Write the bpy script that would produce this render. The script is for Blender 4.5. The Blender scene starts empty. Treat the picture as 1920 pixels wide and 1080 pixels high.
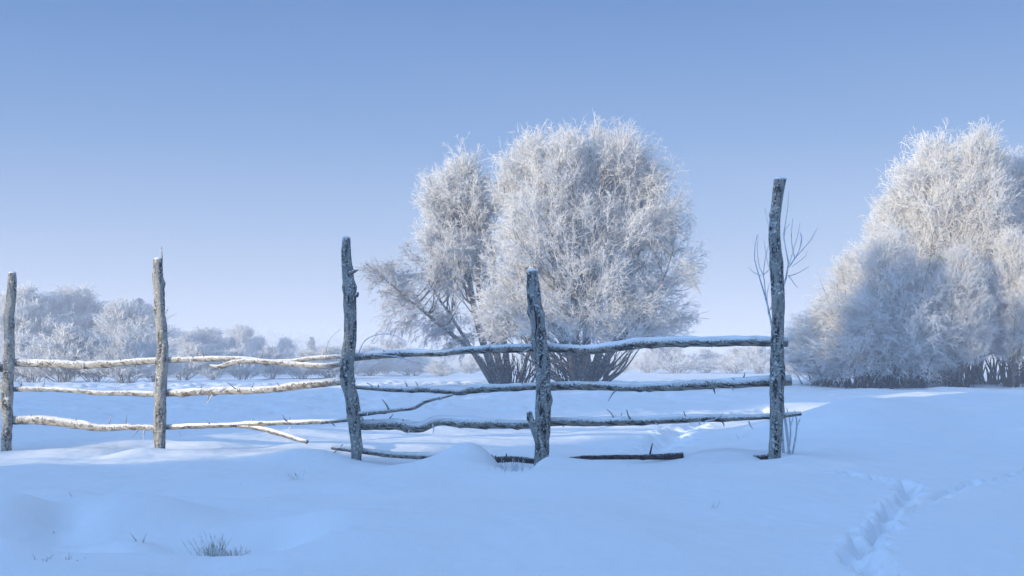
import bpy, math, random
import numpy as np
from mathutils import Vector

R = math.radians
rng = np.random.default_rng(7)
random.seed(7)

# ---------------------------------------------------------------- camera, world, sun, exposure
S = bpy.context.scene
F = 2133.3          # focal length in pixels of the 1920 px wide photograph (40 mm)
HOR = 690.0         # horizon row
CZ = 0.8            # camera height over the snow
cam_d = bpy.data.cameras.new('camera')
cam = bpy.data.objects.new('camera', cam_d)
S.collection.objects.link(cam)
cam.location = (0, 0, CZ)
cam.rotation_euler = (R(90), 0, 0)
cam_d.lens = 40.0
cam_d.sensor_width = 36.0
cam_d.shift_y = (HOR - 540.0) / 1920.0
cam_d.clip_start = 0.05
cam_d.clip_end = 5000
S.camera = cam

SUN_AZ = (-0.80, -0.60)     # horizontal direction towards the sun: left and behind the camera
SUN_EL = 9.0
w = bpy.data.worlds.new('World')
S.world = w
w.use_nodes = True
nt = w.node_tree
nt.nodes.clear()
wo = nt.nodes.new('ShaderNodeOutputWorld')
bg = nt.nodes.new('ShaderNodeBackground')
sky = nt.nodes.new('ShaderNodeTexSky')
sky.sky_type = 'NISHITA'
sky.sun_disc = False
sky.sun_elevation = R(SUN_EL)
sky.sun_rotation = math.atan2(SUN_AZ[0], SUN_AZ[1])
sky.altitude = 0
sky.air_density = 1.0
sky.dust_density = 0.3
sky.ozone_density = 3.0
# clear winter air: a pale band of high frost mist low in the sky, the Nishita blue over it
tc = nt.nodes.new('ShaderNodeTexCoord')
sep = nt.nodes.new('ShaderNodeSeparateXYZ')
ramp = nt.nodes.new('ShaderNodeValToRGB')
el = ramp.color_ramp.elements
SKY = [(0.0, (4.0, 4.4, 5.9)), (0.05, (3.5, 4.3, 6.2)), (0.12, (2.3, 3.6, 6.1)), (0.20, (1.20, 2.65, 5.6)),
       (0.31, (0.50, 1.75, 4.7)), (0.6, (1.2, 2.1, 3.7)), (1.0, (1.25, 2.1, 3.5))]
el[0].position = 0.0
el[0].color = tuple(c / 10 for c in SKY[0][1]) + (1,)
el[1].position = 1.0
el[1].color = tuple(c / 10 for c in SKY[-1][1]) + (1,)
for p_, c_ in SKY[1:-1]:
    e_ = el.new(p_)
    e_.color = tuple(c / 10 for c in c_) + (1,)
sc10 = nt.nodes.new('ShaderNodeVectorMath')
sc10.operation = 'SCALE'
sc10.inputs['Scale'].default_value = 10.0
mix = nt.nodes.new('ShaderNodeMixRGB')
mix.inputs[0].default_value = 0.85
nt.links.new(tc.outputs['Generated'], sep.inputs[0])
nt.links.new(sep.outputs['Z'], ramp.inputs[0])
nt.links.new(ramp.outputs[0], sc10.inputs[0])
nt.links.new(sky.outputs[0], mix.inputs[1])
nt.links.new(sc10.outputs[0], mix.inputs[2])
# the sky is brighter on the sun's side of the dome
dt = nt.nodes.new('ShaderNodeVectorMath')
dt.operation = 'DOT_PRODUCT'
dt.inputs[1].default_value = (SUN_AZ[0] * .82, SUN_AZ[1] * .82, .57)
mrg = nt.nodes.new('ShaderNodeMapRange')
mrg.interpolation_type = 'SMOOTHSTEP'
mrg.inputs['From Min'].default_value = 0.2
mrg.inputs['From Max'].default_value = 1.0
mrg.inputs['To Min'].default_value = 1.0
mrg.inputs['To Max'].default_value = 4.0
glow = nt.nodes.new('ShaderNodeVectorMath')
glow.operation = 'SCALE'
nt.links.new(tc.outputs['Generated'], dt.inputs[0])
nt.links.new(dt.outputs['Value'], mrg.inputs['Value'])
nt.links.new(mix.outputs[0], glow.inputs[0])
nt.links.new(mrg.outputs[0], glow.inputs['Scale'])
nt.links.new(glow.outputs[0], bg.inputs[0])
bg.inputs[1].default_value = 0.085
nt.links.new(bg.outputs[0], wo.inputs[0])

sd = bpy.data.lights.new('sun', 'SUN')
sd.energy = 5.0
sd.angle = R(0.6)
sd.color = (1.0, 0.82, 0.52)
sun = bpy.data.objects.new('sun', sd)
S.collection.objects.link(sun)
ce = math.cos(R(SUN_EL))
sv = Vector((SUN_AZ[0] * ce, SUN_AZ[1] * ce, math.sin(R(SUN_EL))))
sun.rotation_euler = sv.to_track_quat('Z', 'Y').to_euler()
sun.location = (-20, -20, 20)

S.render.engine = 'CYCLES'
S.view_settings.view_transform = 'Standard'
S.view_settings.look = 'None'
S.view_settings.exposure = 0.50
S.view_settings.gamma = 1.0
S.cycles.use_denoising = True
S.cycles.max_bounces = 6
S.cycles.diffuse_bounces = 3
S.cycles.glossy_bounces = 2
S.cycles.volume_bounces = 2
S.cycles.transparent_max_bounces = 8

# ---------------------------------------------------------------- helpers
C = S.collection


def P(px, py, Y):
    """Photograph pixel at depth Y -> world point."""
    return np.array([(px - 960.0) / F * Y, Y, CZ - (py - HOR) / F * Y])


def hash2(ix, iy, seed):
    n = (ix * 374761393 + iy * 668265263 + seed * 974634777) & 0x7fffffff
    n = ((n ^ (n >> 13)) * 1274126177) & 0x7fffffff
    return ((n ^ (n >> 16)) & 0xffff) / 65535.0


def vnoise(x, y, seed=0):
    x = np.asarray(x, float); y = np.asarray(y, float)
    ix = np.floor(x).astype(np.int64); iy = np.floor(y).astype(np.int64)
    fx = x - ix; fy = y - iy
    fx = fx * fx * fx * (fx * (fx * 6 - 15) + 10); fy = fy * fy * fy * (fy * (fy * 6 - 15) + 10)
    a = hash2(ix, iy, seed); b = hash2(ix + 1, iy, seed)
    c = hash2(ix, iy + 1, seed); d = hash2(ix + 1, iy + 1, seed)
    return (a + (b - a) * fx) * (1 - fy) + (c + (d - c) * fx) * fy * 1.0 - 0.5


def fbm(x, y, seed=0, oct=4):
    s = 0.0; a = 1.0
    for k in range(oct):
        s = s + a * vnoise(x * 2 ** k + 17.3 * k, y * 2 ** k - 9.1 * k, seed + k)
        a *= 0.5
    return s


def mesh_np(name, verts, faces, mat, parent=None, smooth=True, size=4):
    me = bpy.data.meshes.new(name)
    verts = np.asarray(verts, np.float32); faces = np.asarray(faces, np.int32)
    me.vertices.add(len(verts)); me.vertices.foreach_set('co', verts.ravel())
    nf = len(faces)
    me.loops.add(nf * size); me.loops.foreach_set('vertex_index', faces.ravel())
    me.polygons.add(nf)
    me.polygons.foreach_set('loop_start', np.arange(nf, dtype=np.int32) * size)
    me.polygons.foreach_set('loop_total', np.full(nf, size, np.int32))
    me.update(calc_edges=True)
    me.polygons.foreach_set('use_smooth', np.full(nf, smooth, bool))
    me.materials.append(mat)
    o = bpy.data.objects.new(name, me)
    C.objects.link(o)
    if parent is not None:
        o.parent = parent
    return o


class Tubes:
    """Collects many tapered tubes; builds ONE mesh."""
    def __init__(self):
        self.v = []; self.f = []; self.n = 0

    def add_many(self, pts, rad, sides=3):
        """pts (m,n,3), rad (m,n)."""
        pts = np.asarray(pts, float); rad = np.asarray(rad, float)
        m, n, _ = pts.shape
        T = np.empty_like(pts)
        T[:, 1:-1] = pts[:, 2:] - pts[:, :-2]
        T[:, 0] = pts[:, 1] - pts[:, 0]; T[:, -1] = pts[:, -1] - pts[:, -2]
        T /= np.linalg.norm(T, axis=2, keepdims=True) + 1e-9
        mean = T.mean(axis=1)
        ref = np.where(np.abs(mean[:, 2:3]) > 0.8, np.array([[1.0, 0.13, 0.0]]), np.array([[0.0, 0.0, 1.0]]))
        A = np.cross(T, ref[:, None, :]); A /= np.linalg.norm(A, axis=2, keepdims=True) + 1e-9
        B = np.cross(T, A)
        ang = np.arange(sides) * 2 * math.pi / sides
        ring = (pts[:, :, None, :] + rad[:, :, None, None] *
                (A[:, :, None, :] * np.cos(ang)[None, None, :, None] + B[:, :, None, :] * np.sin(ang)[None, None, :, None]))
        self.v.append(ring.reshape(-1, 3))
        base = self.n + (np.arange(m)[:, None, None] * n + np.arange(n - 1)[None, :, None]) * sides
        k = np.arange(sides)[None, None, :]; k2 = (k + 1) % sides
        f = np.stack([base + k, base + k2, base + sides + k2, base + sides + k], axis=-1)
        self.f.append(f.reshape(-1, 4))
        self.n += m * n * sides

    def add(self, pts, rad, sides=8):
        pts = np.asarray(pts, float)
        self.add_many(pts[None], np.asarray(rad, float)[None], sides)

    def build(self, name, mat, parent=None, smooth=True, origin=(0, 0, 0)):
        v = np.concatenate(self.v) - np.asarray(origin, float)
        return mesh_np(name, v, np.concatenate(self.f), mat, parent, smooth)


def smooth_path(pts, n):
    """Catmull-Rom through rows of pts, n samples, spaced by length."""
    pts = np.asarray(pts, float)
    if len(pts) == 2:
        t = np.linspace(0, 1, n)[:, None]
        return pts[0] * (1 - t) + pts[1] * t
    q = np.vstack([2 * pts[0] - pts[1], pts, 2 * pts[-1] - pts[-2]])
    out = []
    for i in range(1, len(q) - 2):
        for t in np.linspace(0, 1, 12, endpoint=False):
            out.append(0.5 * (2 * q[i] + (q[i + 1] - q[i - 1]) * t + (2 * q[i - 1] - 5 * q[i] + 4 * q[i + 1] - q[i + 2]) * t * t
                              + (-q[i - 1] + 3 * q[i] - 3 * q[i + 1] + q[i + 2]) * t ** 3))
    out.append(pts[-1])
    out = np.array(out)
    d = np.r_[0, np.cumsum(np.linalg.norm(np.diff(out[:, :3], axis=0), axis=1))]
    s = np.linspace(0, d[-1], n)
    return np.stack([np.interp(s, d, out[:, k]) for k in range(out.shape[1])], axis=1)


def empty(name, loc, label, cat, group=None):
    o = bpy.data.objects.new(name, None)
    o.empty_display_size = 0.3
    C.objects.link(o)
    o.location = tuple(float(a) for a in loc)
    o['label'] = label; o['category'] = cat
    if group: o['group'] = group
    return o


def tag(o, label, cat, group=None):
    o['label'] = label; o['category'] = cat
    if group: o['group'] = group
    return o


# ---------------------------------------------------------------- materials
def new_mat(name):
    m = bpy.data.materials.new(name)
    m.use_nodes = True
    t = m.node_tree
    b = t.nodes['Principled BSDF']
    return m, t, b


def nd(t, kind, **kw):
    n = t.nodes.new(kind)
    for k, v in kw.items():
        setattr(n, k, v)
    return n


def snow_material():
    m, t, b = new_mat('snow')
    b.inputs['Base Color'].default_value = (0.90, 0.92, 0.95, 1)
    b.inputs['Roughness'].default_value = 0.75
    b.inputs['Specular IOR Level'].default_value = 0.15
    co = nd(t, 'ShaderNodeTexCoord')
    n1 = nd(t, 'ShaderNodeTexNoise'); n1.inputs['Scale'].default_value = 9; n1.inputs['Detail'].default_value = 6
    n2 = nd(t, 'ShaderNodeTexNoise'); n2.inputs['Scale'].default_value = 90; n2.inputs['Detail'].default_value = 3
    b1 = nd(t, 'ShaderNodeBump'); b1.inputs['Strength'].default_value = 0.22; b1.inputs['Distance'].default_value = 0.02
    b2 = nd(t, 'ShaderNodeBump'); b2.inputs['Strength'].default_value = 0.28; b2.inputs['Distance'].default_value = 0.008
    for n in (n1, n2): t.links.new(co.outputs['Object'], n.inputs['Vector'])
    t.links.new(n1.outputs[0], b1.inputs['Height']); t.links.new(n2.outputs[0], b2.inputs['Height'])
    t.links.new(b1.outputs[0], b2.inputs['Normal']); t.links.new(b2.outputs[0], b.inputs['Normal'])
    return m


def frosted_material(name, dark, mid, frost, amount, scale, up=0.35, grain=(1, 1, 1), bump=0.01, rough=0.85):
    """Bark or wood under a crust of hoarfrost; frost sits thicker on what faces up."""
    m, t, b = new_mat(name)
    b.inputs['Roughness'].default_value = rough
    b.inputs['Specular IOR Level'].default_value = 0.2
    co = nd(t, 'ShaderNodeTexCoord')
    mp = nd(t, 'ShaderNodeMapping'); mp.inputs['Scale'].default_value = grain
    t.links.new(co.outputs['Object'], mp.inputs[0])
    n1 = nd(t, 'ShaderNodeTexNoise'); n1.inputs['Scale'].default_value = scale; n1.inputs['Detail'].default_value = 5
    n1.inputs['Roughness'].default_value = 0.65
    n2 = nd(t, 'ShaderNodeTexNoise'); n2.inputs['Scale'].default_value = scale * 2.3; n2.inputs['Detail'].default_value = 4
    n2.inputs['Roughness'].default_value = 0.7
    t.links.new(mp.outputs[0], n1.inputs['Vector']); t.links.new(co.outputs['Object'], n2.inputs['Vector'])
    r1 = nd(t, 'ShaderNodeValToRGB')
    r1.color_ramp.elements[0].position = 0.42; r1.color_ramp.elements[0].color = (*dark, 1)
    r1.color_ramp.elements[1].position = 0.54; r1.color_ramp.elements[1].color = (*mid, 1)
    t.links.new(n1.outputs[0], r1.inputs[0])
    geo = nd(t, 'ShaderNodeNewGeometry'); sp = nd(t, 'ShaderNodeSeparateXYZ')
    t.links.new(geo.outputs['Normal'], sp.inputs[0])
    ma = nd(t, 'ShaderNodeMath', operation='MULTIPLY'); ma.inputs[1].default_value = up
    t.links.new(sp.outputs['Z'], ma.inputs[0])
    ad = nd(t, 'ShaderNodeMath', operation='ADD'); t.links.new(ma.outputs[0], ad.inputs[0]); t.links.new(n2.outputs[0], ad.inputs[1])
    mr = nd(t, 'ShaderNodeMapRange')
    mr.inputs['From Min'].default_value = 1.0 - amount - 0.06; mr.inputs['From Max'].default_value = 1.0 - amount + 0.06
    t.links.new(ad.outputs[0], mr.inputs['Value'])
    mx = nd(t, 'ShaderNodeMixRGB'); t.links.new(mr.outputs[0], mx.inputs[0])
    t.links.new(r1.outputs[0], mx.inputs[1]); mx.inputs[2].default_value = (*frost, 1)
    t.links.new(mx.outputs[0], b.inputs['Base Color'])
    bp = nd(t, 'ShaderNodeBump'); bp.inputs['Strength'].default_value = 0.9; bp.inputs['Distance'].default_value = bump
    sm = nd(t, 'ShaderNodeMath', operation='ADD'); t.links.new(n1.outputs[0], sm.inputs[0]); t.links.new(mr.outputs[0], sm.inputs[1])
    t.links.new(sm.outputs[0], bp.inputs['Height']); t.links.new(bp.outputs[0], b.inputs['Normal'])
    return m


def twig_material(name, frost, wood, amount, scale=3.0, trans=0.32):
    m, t, b = new_mat(name)
    b.inputs['Roughness'].default_value = 0.8
    b.inputs['Specular IOR Level'].default_value = 0.15
    co = nd(t, 'ShaderNodeTexCoord')
    n1 = nd(t, 'ShaderNodeTexNoise'); n1.inputs['Scale'].default_value = scale; n1.inputs['Detail'].default_value = 4
    t.links.new(co.outputs['Object'], n1.inputs['Vector'])
    mr = nd(t, 'ShaderNodeMapRange')
    mr.inputs['From Min'].default_value = 1 - amount - 0.12; mr.inputs['From Max'].default_value = 1 - amount + 0.12
    t.links.new(n1.outputs[0], mr.inputs['Value'])
    mx = nd(t, 'ShaderNodeMixRGB'); t.links.new(mr.outputs[0], mx.inputs[0])
    mx.inputs[1].default_value = (*wood, 1); mx.inputs[2].default_value = (*frost, 1)
    t.links.new(mx.outputs[0], b.inputs['Base Color'])
    # ice needles let some light through
    tr = nd(t, 'ShaderNodeBsdfTranslucent'); t.links.new(mx.outputs[0], tr.inputs[0])
    ms = nd(t, 'ShaderNodeMixShader'); ms.inputs[0].default_value = trans
    t.links.new(b.outputs[0], ms.inputs[1]); t.links.new(tr.outputs[0], ms.inputs[2])
    t.links.new(ms.outputs[0], t.nodes['Material Output'].inputs[0])
    return m


M_SNOW = snow_material()
M_CAP = frosted_material('rime_snow', (0.80, 0.83, 0.86), (0.9, 0.91, 0.93), (0.92, 0.93, 0.95), 0.6, 60, bump=0.006)
M_POST = frosted_material('frosted_post_wood', (0.012, 0.010, 0.012), (0.31, 0.32, 0.29), (0.70, 0.72, 0.70), 0.45, 24, up=0.25, grain=(1, 1, 0.25), bump=0.012)
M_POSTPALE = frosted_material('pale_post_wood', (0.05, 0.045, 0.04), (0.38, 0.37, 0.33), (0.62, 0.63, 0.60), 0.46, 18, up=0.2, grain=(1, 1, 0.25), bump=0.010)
M_RAIL = frosted_material('frosted_rail_wood', (0.04, 0.034, 0.03), (0.28, 0.26, 0.22), (0.78, 0.79, 0.78), 0.46, 40, up=0.34, grain=(0.25, 1, 1), bump=0.006)
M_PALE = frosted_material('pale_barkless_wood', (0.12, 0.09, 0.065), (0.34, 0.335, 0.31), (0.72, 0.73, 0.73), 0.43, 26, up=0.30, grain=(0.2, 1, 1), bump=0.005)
M_END = frosted_material('dark_wet_wood', (0.015, 0.010, 0.012), (0.07, 0.05, 0.045), (0.6, 0.62, 0.64), 0.26, 30, up=0.3)
M_BARK = frosted_material('frosted_bark', (0.05, 0.04, 0.034), (0.17, 0.145, 0.12), (0.66, 0.66, 0.66), 0.40, 7, up=0.2, bump=0.02)
M_DARK = frosted_material('shaded_base_bark', (0.008, 0.007, 0.010), (0.030, 0.024, 0.026), (0.4, 0.42, 0.45), 0.05, 6, up=0.15, bump=0.02)  # dark unfrosted stems, blackened further to carry the shade under the crowns
M_TWIG = twig_material('hoarfrost_twigs', (0.95, 0.95, 0.945), (0.72, 0.68, 0.63), 0.84)
M_TWIG2 = twig_material('thin_frosted_twigs', (0.78, 0.79, 0.81), (0.26, 0.23, 0.21), 0.58)
M_NEEDLE = twig_material('frosted_needles', (0.72, 0.75, 0.77), (0.12, 0.15, 0.135), 0.60, 1.5)
M_NEEDLE2 = twig_material('dark_needles', (0.50, 0.54, 0.56), (0.06, 0.09, 0.075), 0.45, 1.5, trans=0.1)
M_GRASS = twig_material('dry_frosted_grass', (0.82, 0.82, 0.80), (0.42, 0.33, 0.20), 0.60, 30)
M_BARE = twig_material('bare_frosted_twigs', (0.72, 0.76, 0.82), (0.16, 0.15, 0.15), 0.66, 25)


# ---------------------------------------------------------------- snow ground
def gauss(X, Y, x0, y0, sx, sy, h, rot=0.0):
    c, s = math.cos(rot), math.sin(rot)
    u = (X - x0) * c + (Y - y0) * s; v = -(X - x0) * s + (Y - y0) * c
    return h * np.exp(-0.5 * ((u / sx) ** 2 + (v / sy) ** 2))


def gp(px, py, drop=0.76):
    """ground point seen at a pixel, for a snow surface that far below the camera"""
    Y = drop * F / (py - HOR)
    return (px - 960) / F * Y, Y


TRAIL = [gp(1588, 884, .72), gp(1650, 895, .73), gp(1706, 908, .74), gp(1690, 935), gp(1668, 962), gp(1650, 985), gp(1622, 1010), gp(1618, 1040), gp(1640, 1066), gp(1655, 1120)]
TRAIL2 = [gp(1668, 962), gp(1740, 938), gp(1810, 910), gp(1895, 884, .73), gp(2050, 850, .73)]
TRAIL3 = [gp(1215, 838), gp(1265, 815), gp(1300, 795), gp(1350, 782), gp(1440, 772)]


def prints(path, step, side, seed):
    p = smooth_path(np.array([(a, b, 0.0) for a, b in path]), 400)[:, :2]
    d = np.r_[0, np.cumsum(np.linalg.norm(np.diff(p, axis=0), axis=1))]
    out = []
    r = random.Random(seed)
    s = 0.1; k = 0
    while s < d[-1]:
        i = min(np.searchsorted(d, s), 398)
        t = p[i + 1] - p[i]; t = t / (np.linalg.norm(t) + 1e-9)
        nrm = np.array([-t[1], t[0]])
        q = p[i] + nrm * side * (1 if k % 2 else -1) * r.uniform(0.1, 1.5)
        out.append((q[0], q[1], math.atan2(t[1], t[0]) + r.uniform(-.6, .6), r.uniform(0.9, 1.6)))
        s += step * r.uniform(0.45, 1.5); k += 1
    return p, out


TR = [(prints(TRAIL, .36, .03, 1), .11, .034), (prints(TRAIL2, .26, .015, 2), .045, .022), (prints(TRAIL3, .5, .08, 3), .08, .11)]
BUMPS = [
    # x, y, sx, sy, h, rot    drifts by the fence
    (-0.36, 9.50, .22, .22, .17, 0), (-0.60, 9.05, .35, .30, .05, 0), (0.03, 9.42, .13, .30, -.20, 0), (-.02, 8.9, .16, .35, -.06, 0),
    (0.24, 9.30, .14, .14, .055, 0), (0.55, 9.0, .5, .35, .06, 0), (-1.80, 10.15, .30, .30, .11, .3), (-1.35, 9.6, .5, .3, .03, -.4),
    (-3.70, 11.25, .18, .2, .07, 0), (-5.3, 12.0, .8, .45, .07, 0), (-4.4, 11.9, .4, .4, .05, 0), (-2.7, 11.0, .7, .4, .07, -.2),
    (1.30, 9.0, .50, .35, .05, 0), (2.08, 9.05, .09, .1, -.06, 0), (1.98, 8.92, .12, .06, -.08, 0), (2.15, 8.85, .10, .08, .03, 0), (1.75, 9.5, .4, .3, .10, 0),
    (1.6, 8.3, .6, .35, .05, .2),
    # the big drift on the right
    (3.8, 12.4, .55, 1.2, .30, -.3), (5.0, 13.8, .9, 1.3, .16, .4), (4.6, 11.6, .5, .6, .09, .6), (5.6, 11.9, .6, .5, .08, -.5), (6.0, 15.8, .7, .9, .14, 0), (7.4, 14.8, 1.8, 2.0, .22, 0), (4.3, 10.6, 1.2, 1.0, .13, 0),
    (6.6, 11.0, 1.8, 1.5, .18, 0), (10.5, 16.0, 3.0, 3.0, .2, 0), (3.35, 11.5, .35, .8, .08, .3),
    # lumps bottom left
    (-2.15, 5.0, .28, .20, .07, 0), (-2.35, 5.7, .35, .3, .06, 0), (-1.75, 5.45, .25, .25, .07, .2), (-1.85, 4.72, .30, .10, -.05, 0), (-2.02, 5.12, .10, .14, -.06, 0),
    (-1.45, 4.62, .40, .14, .035, 0), (-1.15, 4.9, .30, .20, -.04, 0), (-1.0, 5.05, .10, .12, -.03, 0), (-.75, 4.85, .3, .15, .03, 0), (-1.7, 4.35, .5, .2, .03, 0), (-2.6, 4.9, .25, .3, .07, 0),
    (-2.0, 4.45, .12, .10, .035, 0), (-2.25, 4.35, .12, .1, -.03, 0), (-1.62, 4.85, .10, .08, .03, 0), (-2.3, 5.25, .14, .12, .04, 0), (-1.9, 4.95, .2, .07, -.035, .3), (-1.2, 4.45, .22, .08, -.025, .2), (-.9, 5.25, .35, .12, .03, .2), (-2.6, 6.3, .3, .2, .05, 0), (-1.5, 6.0, .35, .12, .03, -.2),
    (-1.75, 8.0, .22, .15, .03, 0), (-3.0, 7.4, .5, .3, .04, .3),
    (-.2, 6.2, 1.3, .25, .025, .15), (.9, 7.4, .8, .3, .02, -.1),
]


def ground_z(X, Y):
    X = np.asarray(X, float); Y = np.asarray(Y, float)
    z = np.full(np.broadcast(X, Y).shape, 0.035)
    z = z - 0.10 * np.clip((-X - 2.5) / 4, 0, 1) * np.clip((Y - 8) / 4, 0, 1)
    z = z + np.clip((Y - 14) / 24, 0, 1) * 0.10
    z = z + 0.005 * fbm(X * 14, Y * 9, 91, 4)
    z = z + 0.10 * fbm(X * .35 + 3, Y * .35, 11, 3) + 0.075 * fbm(X * .8, Y * .7, 23, 3)
    # wind ripples and small scale softness
    z = z + 0.006 * fbm(X * 5, Y * 3.2, 31, 3)
    for b in BUMPS:
        k = 1.9 if (b[1] < 6.5 and b[0] < -.7) else 1.0
        z = z + k * gauss(X, Y, *b)
    # ploughed lumpy bank along the track behind the fence
    wob = 1.2 * fbm(X * .12, Y * 0, 5, 2)
    band = np.exp(-0.5 * ((Y - 27.5 - wob) / 2.2) ** 2) + 0.9 * np.exp(-0.5 * ((Y - 19.5 - wob) / 0.9) ** 2)
    side = 1 / (1 + np.exp(-(X + 9) / 2.0))
    rough = np.abs(fbm(X * 1.9, Y * 1.5, 41, 4))
    band = np.exp(-0.5 * ((Y - 27.5 - wob) / 2.2) ** 2) / (1 + np.exp((X - 8) / .8)) + 0.9 * np.exp(-0.5 * ((Y - 19.5 - wob) / 0.9) ** 2) / (1 + np.exp((X - 3.2) / .4))
    z = z + band * (0.035 + 0.16 * rough) * (0.45 + 0.55 * side)
    z = z - 0.07 * np.exp(-0.5 * ((Y - 22.8 - wob) / 1.3) ** 2) / (1 + np.exp((X - 3.5) / .8))
    bandL = np.exp(-0.5 * ((Y - 44 - 2 * wob) / 3.0) ** 2)
    z = z + bandL * (0.06 + 0.22 * rough)
    z = z + np.clip((Y - 60) / 300, 0, 1) * 0.4
    # rising land behind the camera
    z = z + 2.0 * np.clip((-Y - 3) / 30, 0, 1) ** 2
    near = (Y > 3) & (Y < 24) & (X > -1) & (X < 12)
    if np.any(near):
        xs = X[near]; ys = Y[near]; dz = np.zeros_like(xs)
        for (path, pr), depth, width in TR:
            dmin = np.full_like(xs, 9.0)
            for q in path[::4]:
                dmin = np.minimum(dmin, np.hypot(xs - q[0], ys - q[1]))
            lump = fbm(xs * 13, ys * 11, 71, 3)
            dd = dmin + .012 * fbm(xs * 6, ys * 6, 77, 2)
            dz -= depth * .6 * np.exp(-0.5 * (dd / width) ** 2)
            dz += depth * .17 * np.exp(-0.5 * ((dd - width * 2.2) / (width * .7)) ** 2) * np.clip(0.6 + 2.2 * lump, 0, 1.6)
            dz += depth * .55 * lump * np.exp(-0.5 * (dd / (width * 1.6)) ** 2)
            for (qx, qy, ra, sc) in pr:
                c, s = math.cos(ra), math.sin(ra)
                u = (xs - qx) * c + (ys - qy) * s; v = -(xs - qx) * s + (ys - qy) * c
                rr = (u / (2.0 * width * sc + .02)) ** 2 + (v / (1.0 * width * sc + .01)) ** 2
                dz -= depth * 1.15 * np.exp(-rr ** 2)
        z[near] += dz
    return z


# settle the snow surface on the levels read along the fence and the fields
FIX = [(12, 846, 12.5), (299, 842, 11.5), (160, 846, 12.0), (480, 850, 10.8), (669, 864, 10.2), (590, 846, 10.4), (760, 868, 10.0), (840, 868, 9.85), (1017, 866, 9.5), (1110, 868, 9.4),
       (1200, 866, 9.3), (1300, 864, 9.2), (1385, 862, 9.1), (1454, 862, 9.0), (1560, 862, 8.9), (1700, 866, 8.8), (1850, 860, 9.0),
       (200, 940, 6.6), (600, 940, 6.6), (1000, 940, 6.6), (1400, 940, 6.6), (1800, 940, 6.6), (200, 1060, 4.4), (700, 1060, 4.4), (1200, 1060, 4.4), (1700, 1060, 4.4),
       (300, 790, 15.5), (700, 792, 15.5), (1100, 794, 15.5), (-150, 846, 12.5), (1000, 760, 22), (1530, 770, 12), (1600, 748, 13.2), (1700, 752, 13.6), (1800, 738, 14.8), (1920, 736, 15.2), (2050, 736, 15.5), (1600, 790, 11), (1750, 800, 11), (1900, 800, 11), (1700, 742, 22), (1900, 740, 24), (300, 760, 22), (1500, 742, 26)]
_fp = np.array([P(*q) for q in FIX])
_raw = ground_z(_fp[:, 0], _fp[:, 1])
_sg = np.clip(_fp[:, 1] * .085, .55, 2.4)
_K = np.exp(-0.5 * ((_fp[:, None, 0] - _fp[None, :, 0]) ** 2 + (_fp[:, None, 1] - _fp[None, :, 1]) ** 2) / _sg[None, :] ** 2)
_wt = np.linalg.solve(_K + 0.15 * np.eye(len(FIX)), _fp[:, 2] - _raw)
_ground_raw = ground_z


def ground_z(X, Y):
    z = _ground_raw(X, Y)
    for a, sg, wt in zip(_fp, _sg, _wt):
        z = z + wt * np.exp(-0.5 * ((X - a[0]) ** 2 + (Y - a[1]) ** 2) / sg ** 2)
    return z


def gz(x, y):
    return float(ground_z(np.array([float(x)]), np.array([float(y)]))[0])


ys = np.concatenate([np.linspace(-70, 2.5, 60, endpoint=False), np.linspace(2.5, 14, 520, endpoint=False),
                     14 * (50 / 14) ** np.linspace(0, 1, 300, endpoint=False), 50 * (900 / 50) ** np.linspace(0, 1, 70)])
u = np.linspace(-1, 1, 761)
u = 0.55 * u + 0.45 * u ** 5
YY = ys[:, None] + 0 * u[None, :]
XX = u[None, :] * (np.clip(ys, 0, None)[:, None] * 1.15 + 6 + np.clip(-ys, 0, None)[:, None])
ZZ = ground_z(XX, YY)
nr, ncl = XX.shape
idx = np.arange(nr * ncl).reshape(nr, ncl)
faces = np.stack([idx[:-1, :-1], idx[:-1, 1:], idx[1:, 1:], idx[1:, :-1]], axis=-1).reshape(-1, 4)
ground = mesh_np('snow_ground', np.stack([XX, YY, ZZ], -1).reshape(-1, 3), faces, M_SNOW)
ground['kind'] = 'structure'


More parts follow.
